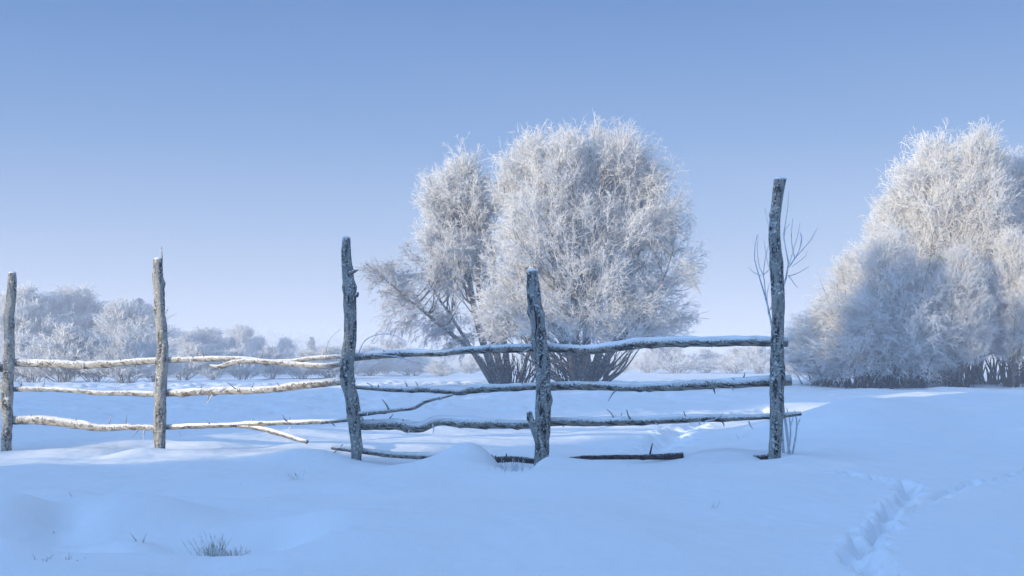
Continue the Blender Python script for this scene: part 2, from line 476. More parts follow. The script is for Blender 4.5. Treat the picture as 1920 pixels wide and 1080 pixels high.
# ---------------------------------------------------------------- the fence
def log_mesh(path4, sides=14, step=0.02, rough=0.10, seed=0, knots=3, stubs=0, sharp=0.5):
    """path4 rows: x,y,z,r.  Returns verts, faces of a knobbly closed log."""
    path4 = np.asarray(path4, float)
    L = np.linalg.norm(np.diff(path4[:, :3], axis=0), axis=1).sum()
    n = max(6, int(L / step))
    p = smooth_path(path4, n)
    r = random.Random(seed)
    pts = p[:, :3].copy(); rad = p[:, 3].copy()
    s = np.linspace(0, L, n)
    # small wander
    amp = rad.mean() * 0.22
    pts[:, 0] += amp * fbm(s * 2.2, s * 0 + seed, seed + 1, 3) * (abs(pts[-1, 2] - pts[0, 2]) > L * .6)
    pts[:, 2] += amp * fbm(s * 2.2, s * 0 + seed + 5, seed + 2, 3) * (abs(pts[-1, 2] - pts[0, 2]) < L * .6)
    T = np.gradient(pts, axis=0); T /= np.linalg.norm(T, axis=1, keepdims=True)
    ref = np.array([0, 1.0, 0])
    A = np.cross(T, ref); A /= np.linalg.norm(A, axis=1, keepdims=True); B = np.cross(T, A)
    th = np.arange(sides) * 2 * math.pi / sides
    TH, SS = np.meshgrid(th, s)
    RR = rad[:, None] * (1 + rough * 1.6 * fbm(np.cos(TH) * 1.4 + SS * 3.0, np.sin(TH) * 1.4 + SS * 2.0 + seed, seed + 3, 3)
                         + rough * 1.2 * fbm(TH * 2.2, SS * 9 + seed, seed + 4, 2))
    for k in range(knots):
        ks = r.uniform(0.08, 0.95) * L; kt = r.uniform(0, 2 * math.pi); w_ = rad.mean()
        da = np.abs((TH - kt + math.pi) % (2 * math.pi) - math.pi)
        RR += w_ * r.uniform(.15, .38) * np.exp(-((SS - ks) / (w_ * .7)) ** 2 - (da / .6) ** 2)
    V = pts[:, None, :] + RR[:, :, None] * (A[:, None, :] * np.cos(TH)[:, :, None] + B[:, None, :] * np.sin(TH)[:, :, None])
    verts = V.reshape(-1, 3)
    i = np.arange(n * sides).reshape(n, sides)
    j = np.roll(i, -1, axis=1)
    f = np.stack([i[:-1], j[:-1], j[1:], i[1:]], -1).reshape(-1, 4)
    # closed ends (quads to a slightly irregular centre)
    c0 = len(verts); verts = np.vstack([verts, pts[0] - T[0] * rad[0] * .12, pts[-1] + T[-1] * rad[-1] * .15])
    e = []
    for k in range(0, sides, 2):
        e.append((i[0, (k + 2) % sides], i[0, (k + 1) % sides], i[0, k], c0))
        e.append((i[-1, k], i[-1, (k + 1) % sides], i[-1, (k + 2) % sides], c0 + 1))
    return verts, np.vstack([f, np.array(e)]), pts, rad


fence = empty('wooden_fence', (P(657, 862, 10.2)[0], 10.2, 0.0),
              'old rustic wooden fence of five rough frosted posts and crooked snow capped rails', 'fence')
FO = np.array(fence.location)


def fence_part(name, verts, faces, mat, parent=None):
    o = mesh_np(name, verts - FO, faces, mat, None)
    o.parent = fence if parent is None else parent
    return o


POSTS = [
    (12.5, [(22, 512, 7), (20, 560, 8), (16, 600, 9), (16, 680, 10), (14, 760, 10), (12, 842, 10), (12, 880, 10)]),
    (11.5, [(295, 486, 8), (298, 540, 9), (301, 600, 10), (304, 660, 10), (302, 720, 11), (300, 790, 11), (299, 842, 10), (299, 885, 10)]),
    (10.2, [(649, 446, 8), (649.5, 480, 9), (653, 512, 10.5), (657, 540, 11.5), (657, 580, 12), (657, 620, 12), (655, 660, 13), (651, 695, 13.5), (656, 730, 13), (664, 780, 12), (668, 830, 11), (669, 862, 10), (669, 900, 10)]),
    (9.5, [(996, 508, 10), (999, 545, 11.5), (1005, 580, 12.5), (1012, 630, 13.5), (1016, 700, 14), (1018, 780, 14), (1017, 866, 14), (1017, 905, 14)]),
    (9.0, [(1461, 336, 11), (1458, 362, 10), (1455, 405, 10), (1455, 450, 11.5), (1457, 520, 12), (1458, 600, 12), (1458, 680, 12.5), (1456, 760, 12.5), (1454, 855, 12.5), (1454, 900, 12.5)]),
]
POSTLAB = ['short pale post at the left edge with a small knot', 'pale post with a thin splinter standing on top', 'tall crooked post bent in the middle',
           'broad leaning post with a long dark crack', 'tallest post with rough speckled bark']
PX = [16, 301, 657, 1014, 1457]
PY = [12.5, 11.5, 10.2, 9.5, 9.0]


def ydep(px, back=0.10):
    return float(np.interp(px, PX, PY)) + back + (px < 0) * 0.2


for k, (Yp, pl) in enumerate(POSTS):
    path = [np.r_[P(a, b, Yp), c / F * Yp] for a, b, c in pl]
    v, f, pts, rad = log_mesh(path, sides=18, step=0.016, rough=0.13, seed=10 + k, knots=9)
    if k == 2:
        pass
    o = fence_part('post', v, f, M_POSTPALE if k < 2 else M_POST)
    o['label'] = POSTLAB[k]
    top = pts[0]
    # crust of frost on top of the post
    vv = []; n = 12
    capv, capf, _, _ = log_mesh([np.r_[top + [0, 0, -.004], rad[0] * .92], np.r_[top + [0, 0, .010], rad[0] * .80], np.r_[top + [0, 0, .018], rad[0] * .35]], sides=n, step=.004, rough=.2, seed=k, knots=2)
    fence_part('snow_cap', capv, capf, M_CAP, o)
    if k == 1:
        t = Tubes()
        t2 = Tubes()
        a = [P(303, 495, Yp), P(303.5, 478, Yp), P(303, 462, Yp)]
        t.add(smooth_path(a, 8), np.linspace(.012, .003, 8), 6)
        b_ = [P(286, 512, Yp), P(287, 530, Yp), P(293, 545, Yp)]
        t2.add(smooth_path(b_, 6), np.linspace(.004, .008, 6), 5)
        t2.build('splinter', M_PALE, o, origin=FO)
        t.build('splinter', M_PALE, o, origin=FO)
    if k == 3:
        # open crack down the face of the broad post: a dark weathered sliver set in the wood
        cr = smooth_path(np.array([P(1001, 572, Yp - .075), P(1004, 590, Yp - .079), P(1006, 612, Yp - .082), P(1003, 630, Yp - .083), P(1007, 650, Yp - .083)]), 14)
        t = Tubes(); rr = np.interp(np.linspace(0, 1, 14), [0, .2, .6, 1], [.003, .008, .007, .002]); t.add(cr, rr, 6)
        t.build('crack', M_END, o, origin=FO)
    if k in (2, 4):
        base_pts = [(655, 512, 672, 506), (668, 555, 672, 548)] if k == 2 else [(1447, 400, 1444, 410), (1447, 430, 1444, 420)]
        for q in base_pts:
            t = Tubes()
            t.add(smooth_path([P(q[0], q[1], Yp - .03), P(q[2], q[3], Yp - .05)], 4), np.array([.02, .018, .014, .004]), 7)
            t.build('knot', M_POST, o, origin=FO)

RAILS = [
    # label, material, snow, points (px, py, half thickness px)
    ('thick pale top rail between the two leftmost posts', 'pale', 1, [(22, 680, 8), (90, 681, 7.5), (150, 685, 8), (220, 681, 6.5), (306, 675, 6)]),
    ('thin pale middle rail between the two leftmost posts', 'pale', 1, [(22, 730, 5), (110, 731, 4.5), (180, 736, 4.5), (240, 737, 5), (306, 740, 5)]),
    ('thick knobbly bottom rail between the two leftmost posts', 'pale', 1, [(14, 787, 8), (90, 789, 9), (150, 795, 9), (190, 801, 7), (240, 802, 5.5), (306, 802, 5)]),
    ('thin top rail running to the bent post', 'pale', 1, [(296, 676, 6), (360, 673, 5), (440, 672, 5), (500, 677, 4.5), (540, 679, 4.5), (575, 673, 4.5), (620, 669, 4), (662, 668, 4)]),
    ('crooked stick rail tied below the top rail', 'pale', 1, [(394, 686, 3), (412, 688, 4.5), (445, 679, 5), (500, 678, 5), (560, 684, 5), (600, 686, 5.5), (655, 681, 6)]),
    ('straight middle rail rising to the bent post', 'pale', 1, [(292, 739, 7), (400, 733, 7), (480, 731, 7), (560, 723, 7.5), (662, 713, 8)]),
    ('thin low rail left of the bent post', 'rail', 1, [(296, 802, 5), (380, 799, 4.5), (450, 796, 4.5), (520, 793, 4), (600, 791, 4), (662, 786, 3.5)]),
    ('forked low branch dipping into the snow', 'rail', 1, [(438, 797, 4), (490, 804, 4), (540, 818, 4.5), (576, 829, 4)]),
    ('wavy snowy top rail from the bent post to the broad post', 'rail', 1, [(662, 670, 7), (720, 665, 7.5), (780, 662, 6.5), (830, 662, 6), (875, 657, 7), (940, 655, 8), (1012, 653, 8)]),
    ('thin twisted middle rail behind the willow trunks', 'rail', 1, [(668, 726, 3.5), (740, 730, 5), (800, 731, 6), (860, 735, 6), (885, 730, 8), (930, 727, 7), (1012, 724, 7)]),
    ('thin slanting dead branch right of the bent post', 'rail', 1, [(668, 777, 5), (740, 769, 4.5), (775, 765, 4), (800, 752, 4), (848, 740, 2.5)]),
    ('thickest dark low rail between bent and broad posts', 'rail', 1, [(666, 795, 10), (740, 795, 9.5), (785, 801, 9.5), (820, 791, 8.5), (880, 792, 10), (960, 795, 9), (1012, 796, 8)]),
    ('lowest rail half sunk in the snow right of the bent post', 'rail', 1, [(622, 839, 3.5), (680, 846, 5), (740, 853, 6), (800, 856, 6), (850, 857, 5)]),
    ('short dark ground rail over the hollow in the snow', 'end', 1, [(905, 861, 5), (925, 862, 6), (960, 861, 6), (1010, 864, 6), (1060, 861, 4.5), (1100, 859, 4)]),
    ('thick straight top rail between the two rightmost posts', 'rail', 1, [(1008, 650, 8), (1060, 653, 8), (1105, 655, 8), (1155, 650, 9), (1205, 643, 9.5), (1300, 641, 9), (1400, 641, 9), (1477, 642, 9)]),
    ('thick middle rail with cut end past the tallest post', 'rail', 1, [(1008, 724, 8), (1100, 724, 8), (1200, 726, 8), (1300, 722, 8.5), (1400, 718, 9), (1484, 712, 10)]),
    ('knotty low rail poking out past the tallest post', 'rail', 1, [(1008, 791, 8), (1100, 790, 8), (1200, 789, 8), (1300, 785, 7), (1400, 783, 6), (1470, 779, 5), (1502, 776, 3.5)]),
    ('lowest rail lying in the snow with a cut end', 'end', 1, [(1090, 858, 4), (1180, 857, 5), (1230, 856, 6), (1281, 855, 7)]),
    ('short dark rail stub at the foot of the tallest post', 'end', 1, [(1412, 858, 5), (1428, 860, 7), (1452, 858, 8)]),
    ('dark upper rail stub cut by the left edge', 'end', 1, [(-60, 694, 8), (-20, 691, 8), (14, 690, 8)]),
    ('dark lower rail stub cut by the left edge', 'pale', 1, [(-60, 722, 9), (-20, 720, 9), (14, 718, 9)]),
]
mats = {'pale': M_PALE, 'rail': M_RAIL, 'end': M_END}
for k, (lab, mk, sn, pl) in enumerate(RAILS):
    back = 0.11
    if 'crooked stick' in lab: back = 0.05
    if 'slanting' in lab: back = 0.02
    path = [np.r_[P(a, b, ydep(a, back)), c / F * ydep(a, back)] for a, b, c in pl]
    v, f, pts, rad = log_mesh(path, sides=14, step=0.018, rough=0.13, seed=40 + k, knots=int(3 + len(pl)))
    # broken side twigs grown from the same wood
    t = Tubes()
    r = random.Random(100 + k)
    L = len(pts)
    for q in range(int(L / 13)):
        i = r.randrange(4, L - 4)
        a = r.uniform(-2.6, 2.6)
        dirv = np.array([r.uniform(-.8, .8), r.uniform(-.8, .2), math.cos(a)])
        dirv /= np.linalg.norm(dirv)
        ln = r.uniform(.02, .055) if r.random() < .8 else r.uniform(.07, .12)
        p0 = pts[i] + dirv * rad[i] * .6
        p1 = p0 + dirv * (rad[i] * .4 + ln) ; pm = (p0 + p1) / 2 + np.array([r.uniform(-.01, .01), 0, r.uniform(-.01, .01)])
        t.add(smooth_path([p0, pm, p1], 6), np.linspace(r.uniform(.006, .010), .003, 6), 6)
    t.v.insert(0, v); t.f = [f] + [ff + len(v) for ff in t.f]
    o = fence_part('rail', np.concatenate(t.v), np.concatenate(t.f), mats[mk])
    o['label'] = lab
    # frost and snow lying along the top
    cut = slice(2, -2)
    p_ = pts[cut].copy(); r_ = rad[cut].copy()
    s_ = np.arange(len(p_)) * .018
    lumps = 1 + .55 * fbm(s_ * 5, s_ * 0 + k, 300 + k, 4)
    thick = (.42 + .28 * lumps)
    p_[:, 2] += r_ * .50
    endt = np.clip(np.minimum(np.arange(len(p_)), np.arange(len(p_))[::-1]) / 6.0, .25, 1)
    cv, cf, _, _ = log_mesh(np.c_[p_[::4], (r_ * thick * (.62 if mk == 'pale' else .78) * (.85 + .3 * lumps) * endt)[::4]], sides=14, step=.010, rough=.22, seed=200 + k, knots=10)
    fence_part('snow_cap', cv, cf, M_CAP, o)
# a loose brace stick in front of the broad post
v, f, _, _ = log_mesh([np.r_[P(a, b, y), c / F * 9.3] for a, b, c, y in [(993, 772, 5, 9.36), (1000, 800, 6.5, 9.36), (1010, 830, 7, 9.36), (1020, 858, 7.5, 9.36), (1026, 880, 7, 9.36)]],
                    sides=12, step=.012, rough=.12, seed=5, knots=3)
o = fence_part('brace', v, f, M_POST)
o['label'] = 'short slanting brace stick against the broad post'
# long thin twigs that spring from the rails
TWIGS = [[(612, 672), (613, 648), (623, 630), (637, 618)], [(671, 666), (683, 640), (706, 628), (735, 627), (760, 640)],
         [(702, 664), (740, 668), (765, 675), (802, 686)], [(740, 666), (752, 672), (742, 678)], [(157, 680), (155, 692), (151, 699)],
         [(398, 740), (392, 750), (386, 758)], [(358, 672), (357, 680), (354, 688)], [(545, 800), (541, 806), (546, 812)],
         [(811, 795), (813, 805), (812, 812)], [(1404, 790), (1407, 798), (1412, 805)], [(310, 592), (313, 583), (317, 575)],
         [(1322, 790), (1340, 786), (1356, 775)], [(370, 738), (378, 730), (380, 722)], [(410, 734), (418, 728), (422, 724)], [(688, 718), (697, 723), (702, 729)]]
for k, pl in enumerate(TWIGS):
    t = Tubes()
    thick = .0052 if k > 1 else .0042
    p = smooth_path([P(a, b, ydep(a, .04 if k != 10 else 0)) for a, b in pl], 16)
    t.add(p, np.linspace(thick * 1.3, thick * .7, 16), 6)
    o = t.build('twig', M_BARE, fence, origin=FO)


# ---------------------------------------------------------------- frosted trees
def nrmz(a):
    return a / (np.linalg.norm(a, axis=-1, keepdims=True) + 1e-9)


def curves(p0, d, L, droop, n, wig, rg):
    """m curved lines starting at p0 along d."""
    m = len(p0)
    t = np.linspace(0, 1, n)[None, :, None]
    w1 = rg.normal(0, 1, (m, 1, 3)) * wig
    pts = p0[:, None, :] + d[:, None, :] * L[:, None, None] * t + w1 * L[:, None, None] * (t ** 2) * .5
    w2 = rg.normal(0, 1, (m, n, 3)) * wig * .10 * L[:, None, None]
    w2[:, 0] = 0
    pts = pts + w2
    pts[:, :, 2] += (droop[:, None] * L[:, None] * (t[:, :, 0] ** 2))
    return pts


def side_shoots(parent, per, L, spread, droop, n, wig, rg, tmin=.15):
    """shoots growing off curves (m,k,3)."""
    m, k, _ = parent.shape
    i = np.repeat(np.arange(m), per)
    t = rg.uniform(tmin, 1.0, len(i)) * (k - 1)
    a = np.clip(t.astype(int), 0, k - 2); fr = (t - a)[:, None]
    p0 = parent[i, a] * (1 - fr) + parent[i, a + 1] * fr
    T = nrmz(parent[i, a + 1] - parent[i, a])
    side = nrmz(np.cross(T, rg.normal(0, 1, T.shape)))
    d = nrmz(T + side * spread)
    LL = L * rg.uniform(.5, 1.25, len(i))
    return curves(p0, d, LL, np.full(len(i), droop) + rg.normal(0, .08, len(i)), n, wig, rg)


def crown_from_blobs(origin, blobs, rg, twig_r, size, per1=7, per2=3, outw=1.0, upw=.6, droop=-.25, shell=.35):
    """blobs: (centre(3), radii(3), count). origin: where the limbs fan out from."""
    T = Tubes(); starts = []
    for c, rad, cnt in blobs:
        c = np.asarray(c); rad = np.asarray(rad)
        q = nrmz(rg.normal(0, 1, (cnt, 3))) * (rg.uniform(0, 1, (cnt, 1)) ** shell)
        # clumps: pull towards random cluster centres so that gaps open
        nc = max(6, cnt // 13)
        cc = nrmz(rg.normal(0, 1, (nc, 3))) * (rg.uniform(.10, 1.5, (nc, 1)) ** .5)
        pick = rg.integers(0, nc, cnt)
        pull = rg.uniform(.35, .97, (cnt, 1))
        q = q * (1 - pull) + (cc[pick] + q * .12) * pull
        p0 = c + q * rad
        out = nrmz(p0 - origin + np.array([0, 0, .3]))
        d = nrmz(out * outw + np.array([0, 0, upw]) + nrmz(q * rad) * .5 + rg.normal(0, .38, (cnt, 3)))
        L = size * rg.uniform(.55, 1.25, cnt) * np.where(rg.uniform(0, 1, cnt) < .20, 1.65, 1.0)
        low = np.clip(1 - (q[:, 2] + .6), 0, 1.4)
        A = curves(p0 - d * L[:, None] * .4, d, L, droop * (.4 + low), 6, .16, rg)
        T.add_many(A, twig_r * 1.25 * np.linspace(1.1, .55, 6)[None, :].repeat(cnt, 0), 3)
        Bc = side_shoots(A, per1, size * .42, .7, droop * .5, 4, .14, rg)
        T.add_many(Bc, twig_r * np.linspace(1.0, .55, 4)[None, :].repeat(len(Bc), 0), 3)
        if per2:
            Cc = side_shoots(Bc, per2, size * .17, .8, droop * .3, 3, .12, rg, .3)
            T.add_many(Cc, twig_r * .85 * np.linspace(1.0, .6, 3)[None, :].repeat(len(Cc), 0), 3)
        starts.append(A[:, 0])
    return T, np.vstack(starts)


def limbs_to(T, stems, starts, count, r0, rg, sides=5):
    """limbs that leave the stems and climb to points in the crown."""
    nodes = []; 
    for s_, r_ in stems:
        for i in range(len(s_)): nodes.append(np.r_[s_[i], r_[i]])
    nodes = np.array(nodes)
    pick = rg.choice(len(starts), min(count, len(starts)), replace=False)
    P1 = starts[pick]
    A = []; RAD = []
    for p in P1:
        d = p - nodes[:, :3]
        h = np.hypot(d[:, 0], d[:, 1])
        score = h * 1.0 + np.abs(d[:, 2] - (h * .9 + .25)) * .9 + (d[:, 2] < 0.05) * 5
        j = int(np.argmin(score + rg.uniform(0, .25, len(score))))
        a = nodes[j, :3]; rr = min(nodes[j, 3] * .6, r0)
        m1 = a + (p - a) * np.array([.38, .38, .28]) ; m2 = a + (p - a) * np.array([.75, .75, .68])
        wv = rg.normal(0, .05, 3) * np.linalg.norm(p - a)
        A.append(smooth_path([a, m1 + wv, m2 - wv * .3, p], 9)); RAD.append(np.linspace(max(rr, .008), .006, 9))
    T.add_many(np.array(A), np.array(RAD), sides)
    # forks off the limbs
    B = side_shoots(np.array(A), 3, .7, .5, -.05, 6, .25, rg, .3)
    T.add_many(B, np.linspace(.010, .005, 6)[None].repeat(len(B), 0) * (r0 / .03) ** .5, 4)


def px_stem(pts, n=26):
    """stems given as (px, py, half px, depth)."""
    q = [np.r_[P(a, b, y), c / F * y] for a, b, c, y in pts]
    s = smooth_path(q, n)
    return s[:, :3], s[:, 3]


def hero_tree(name, base, label, cat, stem_px, blobs_px, Y0, rg, twig_r, size, nlimb, mat, extra_low=0, low_px=None, **kw):
    bz = gz(base[0], base[1])
    root = empty(name, (base[0], base[1], bz), label, cat)
    O = np.array(root.location)
    stems = []
    for sp_ in stem_px:
        s, r = px_stem(sp_)
        s[:, 0] += .03 * fbm(np.linspace(0, 5, len(s)), s[:, 2] * 0 + 1, rg.integers(99), 3)
        stems.append((s, r))
        r = r * .78
        stems[-1] = (s, r)
        t = Tubes(); t.add(s, r, 10)
        t.build('stem', M_BARK, root, origin=O)
    blobs = []
    for (px, py, rx, ry, dep, dr, cnt) in blobs_px:
        cnt = int(cnt * .86)
        Yb = Y0 + dep
        blobs.append((P(px, py, Yb), (rx / F * Yb, dr, ry / F * Yb), cnt))
    org = np.array([base[0], base[1], bz + .8])
    T, starts = crown_from_blobs(org, blobs, rg, twig_r, size, **kw)
    T.build('crown', mat, root, origin=O)
    Lb = Tubes()
    limbs_to(Lb, stems, starts, nlimb, .045, rg)
    Lb.build('limbs', M_BARK, root, origin=O)
    if low_px:
        D = Tubes(); (x0, x1, top, cnt) = low_px
        m = cnt
        xb = rg.uniform(x0, x1, m); mid = (x0 + x1) / 2
        p0 = np.array([P(a, 722, Y0 + rg.uniform(-.5, .5)) for a in xb]); 
        p0[:, 2] = [gz(a[0], a[1]) - .05 for a in p0]
        d = nrmz(np.c_[(xb - mid) / (x1 - x0) * 1.3 + rg.normal(0, .22, m), rg.normal(0, .3, m), np.ones(m)])
        L = rg.uniform(.5, 1.0, m) * top
        A = curves(p0, d, L, np.zeros(m), 7, .15, rg)
        D.add_many(A, rg.uniform(.014, .034, (m, 1)) * np.linspace(1, .25, 7)[None], 6)
        B = side_shoots(A, 3, top * .4, .4, 0, 4, .2, rg, .3)
        D.add_many(B, np.linspace(.012, .006, 4)[None].repeat(len(B), 0), 4)
        D.build('basal_shoots', M_DARK, root, origin=O)
    return root


W = 38.0
hero_tree('willow', (P(1085, 720, W)[0], W), 'big round frost white willow behind the broad leaning post', 'tree',
          [[(1090, 724, 13, W), (1080, 640, 11, W), (1050, 540, 9, W), (1030, 430, 6, W), (1020, 320, 3, W)],
           [(1098, 724, 12, W), (1100, 620, 10, W - .3), (1105, 520, 8, W - .5), (1120, 420, 6, W - .6), (1135, 310, 3, W - .8)],
           [(1080, 724, 11, W), (1062, 650, 9, W + .4), (1010, 560, 7, W + .5), (975, 470, 4, W + .5), (960, 380, 2, W + .5)],
           [(1102, 724, 11, W), (1140, 620, 8, W + .3), (1180, 520, 6, W + .5), (1205, 430, 3, W + .6), (1212, 370, 1.2, W + .6)],
           [(1110, 724, 9, W), (1150, 650, 7, W - .4), (1205, 590, 4.5, W - .6), (1240, 530, 2.5, W - .6), (1262, 470, 1.0, W - .6)],
           [(1135, 724, 7, W), (1138, 690, 6, W - .4), (1150, 640, 4, W - .4), (1180, 600, 2, W - .4)],
           [(1075, 724, 9, W), (1070, 610, 8, W - .8), (1085, 500, 6, W - 1.2), (1075, 380, 3, W - 1.3)]],
          [(1005, 305, 42, 56, 0, 1.1, 230), (1060, 330, 70, 66, -.3, 1.3, 300), (1155, 315, 52, 58, 0, 1.2, 230), (1195, 340, 55, 60, .3, 1.1, 210), (955, 385, 42, 60, .2, .9, 170), (1225, 420, 50, 70, .2, 1.0, 190),
           (1110, 380, 105, 80, .3, 1.5, 260), (1110, 305, 45, 45, 0, 1.0, 110),
           (1030, 430, 100, 90, -.6, 1.6, 400), (1140, 440, 95, 95, -.3, 1.7, 380), (975, 520, 75, 80, -.3, 1.4, 280),
           (1100, 540, 105, 85, -1.0, 1.4, 340), (1200, 530, 78, 95, .2, 1.3, 240), (960, 590, 55, 55, 0, .9, 170), (1060, 610, 90, 45, -.8, 1.3, 270),
           (1180, 610, 90, 50, -.4, 1.3, 250), (1268, 480, 42, 85, .3, 1.0, 60), (1268, 390, 25, 35, .2, .6, 14)],
          W, np.random.default_rng(1), .0068, .85, 330, M_TWIG, low_px=(1055, 1120, 1.2, 50), per1=10, per2=3)
W2 = 39.0
hero_tree('willow', (P(950, 720, W2)[0], W2), 'narrower frosted willow leaning left beside the big round willow', 'tree',
          [[(935, 724, 10, W2), (905, 640, 9, W2), (885, 560, 7, W2), (872, 470, 5, W2), (860, 370, 2.5, W2)],
           [(945, 724, 10, W2), (925, 640, 8, W2 - .3), (898, 550, 6, W2 - .3), (895, 440, 4, W2 - .3), (890, 350, 2, W2 - .3)],
           [(928, 724, 8, W2), (895, 670, 6.5, W2 - .3), (845, 625, 5.5, W2 - .4), (790, 580, 4, W2 - .5), (730, 530, 2.5, W2 - .6), (685, 495, 1.2, W2 - .6)],
           [(955, 724, 9, W2), (945, 640, 7, W2 + .3), (930, 560, 5, W2 + .5), (925, 470, 3, W2 + .5)],
           [(925, 724, 6, W2), (890, 665, 5, W2 + .3), (850, 600, 3.5, W2 + .4), (810, 540, 2, W2 + .4), (780, 480, 1, W2 + .4)],
           [(975, 724, 7, W2), (985, 680, 5, W2), (1000, 630, 3, W2)]],
          [(860, 350, 55, 42, 0, 1.0, 300), (835, 390, 42, 55, 0, .9, 220), (895, 400, 50, 70, .2, 1.0, 240), (845, 470, 62, 55, -.2, 1.1, 240),
           (830, 535, 50, 40, 0, .9, 110), (905, 500, 42, 60, 0, .9, 120), (930, 610, 45, 50, 0, .8, 90)],
          W2, np.random.default_rng(2), .0066, .72, 170, M_TWIG, low_px=(925, 990, 1.2, 46), per1=10, per2=3)
# the drooping thinly frosted limb reaching left is part of that willow
wil2 = [o for o in C.objects if o.name.startswith('willow')][-1]
rg = np.random.default_rng(3)
T, st_ = crown_from_blobs(np.array([P(930, 700, W2)[0], W2, 1.0]), [
    (P(720, 530, W2 - .6), (.75, .5, .7), 85), (P(775, 580, W2 - .5), (1.0, .7, .8), 120), (P(830, 600, W2 - .4), (.9, .7, .75), 90),
    (P(780, 500, W2), (.7, .6, .9), 60), (P(870, 640, W2 - .3), (.6, .6, .4), 40)], rg, .0075, .62, per1=7, per2=2, upw=-.1, droop=-.55)
T.build('drooping_branch', M_TWIG2, wil2, origin=np.array(wil2.location))


def proto_tree(name, H, width, kind, rg, count, twig_r, size, mat, nst=1, droop=-.1, upw=.8, dark=0.3, per1=6, per2=2, wide_low=False):
    """a whole tree or shrub about the origin: returns the Empty with stem mesh and crown mesh"""
    root = bpy.data.objects.new(name, None); root.empty_display_size = .3
    C.objects.link(root)
    stems = []; T = Tubes()
    for k in range(nst):
        a = rg.uniform(0, 6.28); lean = (.12 if nst == 1 else .75) * width * rg.uniform(.2, 1)
        top = np.array([math.cos(a) * lean, math.sin(a) * lean, H * rg.uniform(.72, .95)])
        b0 = np.array([math.cos(a) * .06 * nst ** .5, math.sin(a) * .06 * nst ** .5, -.15])
        mid = b0 + (top - b0) * np.array([.35, .35, .45]) + rg.normal(0, .02 * H, 3)
        s = smooth_path([b0, b0 + [0, 0, .12 * H], mid, top], 22)
        r = np.linspace(.016 * H if nst < 3 else .009 * H, .004, 22)
        stems.append((s, r)); T.add(s, r, 7)
    if kind == 'birch':
        bl = [((0, 0, H * f), (width * g, width * g, H * .12), int(count * g * .4)) for f, g in
              ((.26, .8), (.38, 1.0), (.48, 1.0), (.6, .95), (.72, .85), (.83, .68), (.91, .42))]
    elif kind == 'shrub':
        bl = [((rg.uniform(-.45, .45) * width, rg.uniform(-.3, .3) * width, H * f), (width * g, width * g, H * .22), int(count * g * .4)) for f, g in
              ((.30, .95), (.45, .9), (.62, .75), (.78, .45), (.5, .7))]
    else:
        bl = []
    if bl:
        K, starts = crown_from_blobs(np.array([0, 0, H * .05]), bl, rg, twig_r, size, per1=per1, per2=per2, upw=upw, droop=droop)
        limbs_to(T, stems, starts, int(count * .09), .014 * H * .5, rg, 4)
        K.build('crown', mat, root)
    else:   # conifer: whorls of drooping boughs with needles
        K = Tubes(); m = count
        f = rg.uniform(0, 1, m) ** 1.15
        z = H * (.10 + .88 * f); L = width * (1 - f) ** .8 * rg.uniform(.75, 1.15, m) + .08
        a = rg.uniform(0, 6.28, m)
        p0 = np.c_[0 * z, 0 * z, z]; d = nrmz(np.c_[np.cos(a), np.sin(a), .25 + 0 * z])
        A = curves(p0, d, L, np.full(m, -.45), 6, .1, rg)
        K.add_many(A, twig_r * np.linspace(1.2, .6, 6)[None].repeat(m, 0), 3)
        B = side_shoots(A, 12, width * .24, .9, -.35, 3, .2, rg, .1)
        K.add_many(B, twig_r * 1.5 * np.linspace(1, .5, 3)[None].repeat(len(B), 0), 3)
        K.build('crown', mat, root)
    T.build('trunk', M_BARK, root)
    if dark:
        D = Tubes(); m = 46 if nst > 1 else 16
        p0 = np.c_[rg.normal(0, .22 * width, m), rg.normal(0, .2 * width, m), np.full(m, -.15)]
        d = nrmz(np.c_[p0[:, 0] * .7 / width + rg.normal(0, .15, m), rg.normal(0, .2, m), np.ones(m)])
        A = curves(p0, d, rg.uniform(.6, 1.1, m) * dark * H, np.zeros(m), 6, .12, rg)
        D.add_many(A, rg.uniform(.006, .012, (m, 1)) * min(H, 5) * np.linspace(1, .3, 6)[None], 5)
        D.build('basal_shoots', M_DARK, root)
    return root


def place(proto, first, px, Y, top_py, H, rot, label, cat, group, wscale=1.0, base=None):
    if Y > 50: Y *= 1.08 if (label.find('shrub') >= 0 and px < 640) else 1.35
    x = (px - 960) / F * Y
    z = gz(x, Y)
    Htar = CZ - (top_py - HOR) / F * Y - z
    k = Htar / H
    if first:
        r = proto
    else:
        r = proto.copy(); C.objects.link(r)
        for ch in list(proto.children):
            c = ch.copy(); C.objects.link(c); c.parent = r
    r.location = (x, Y, z); r.rotation_euler = (0, 0, rot); r.scale = (k * wscale, k * wscale, k)
    r['label'] = label; r['category'] = cat; r['group'] = group
    return r


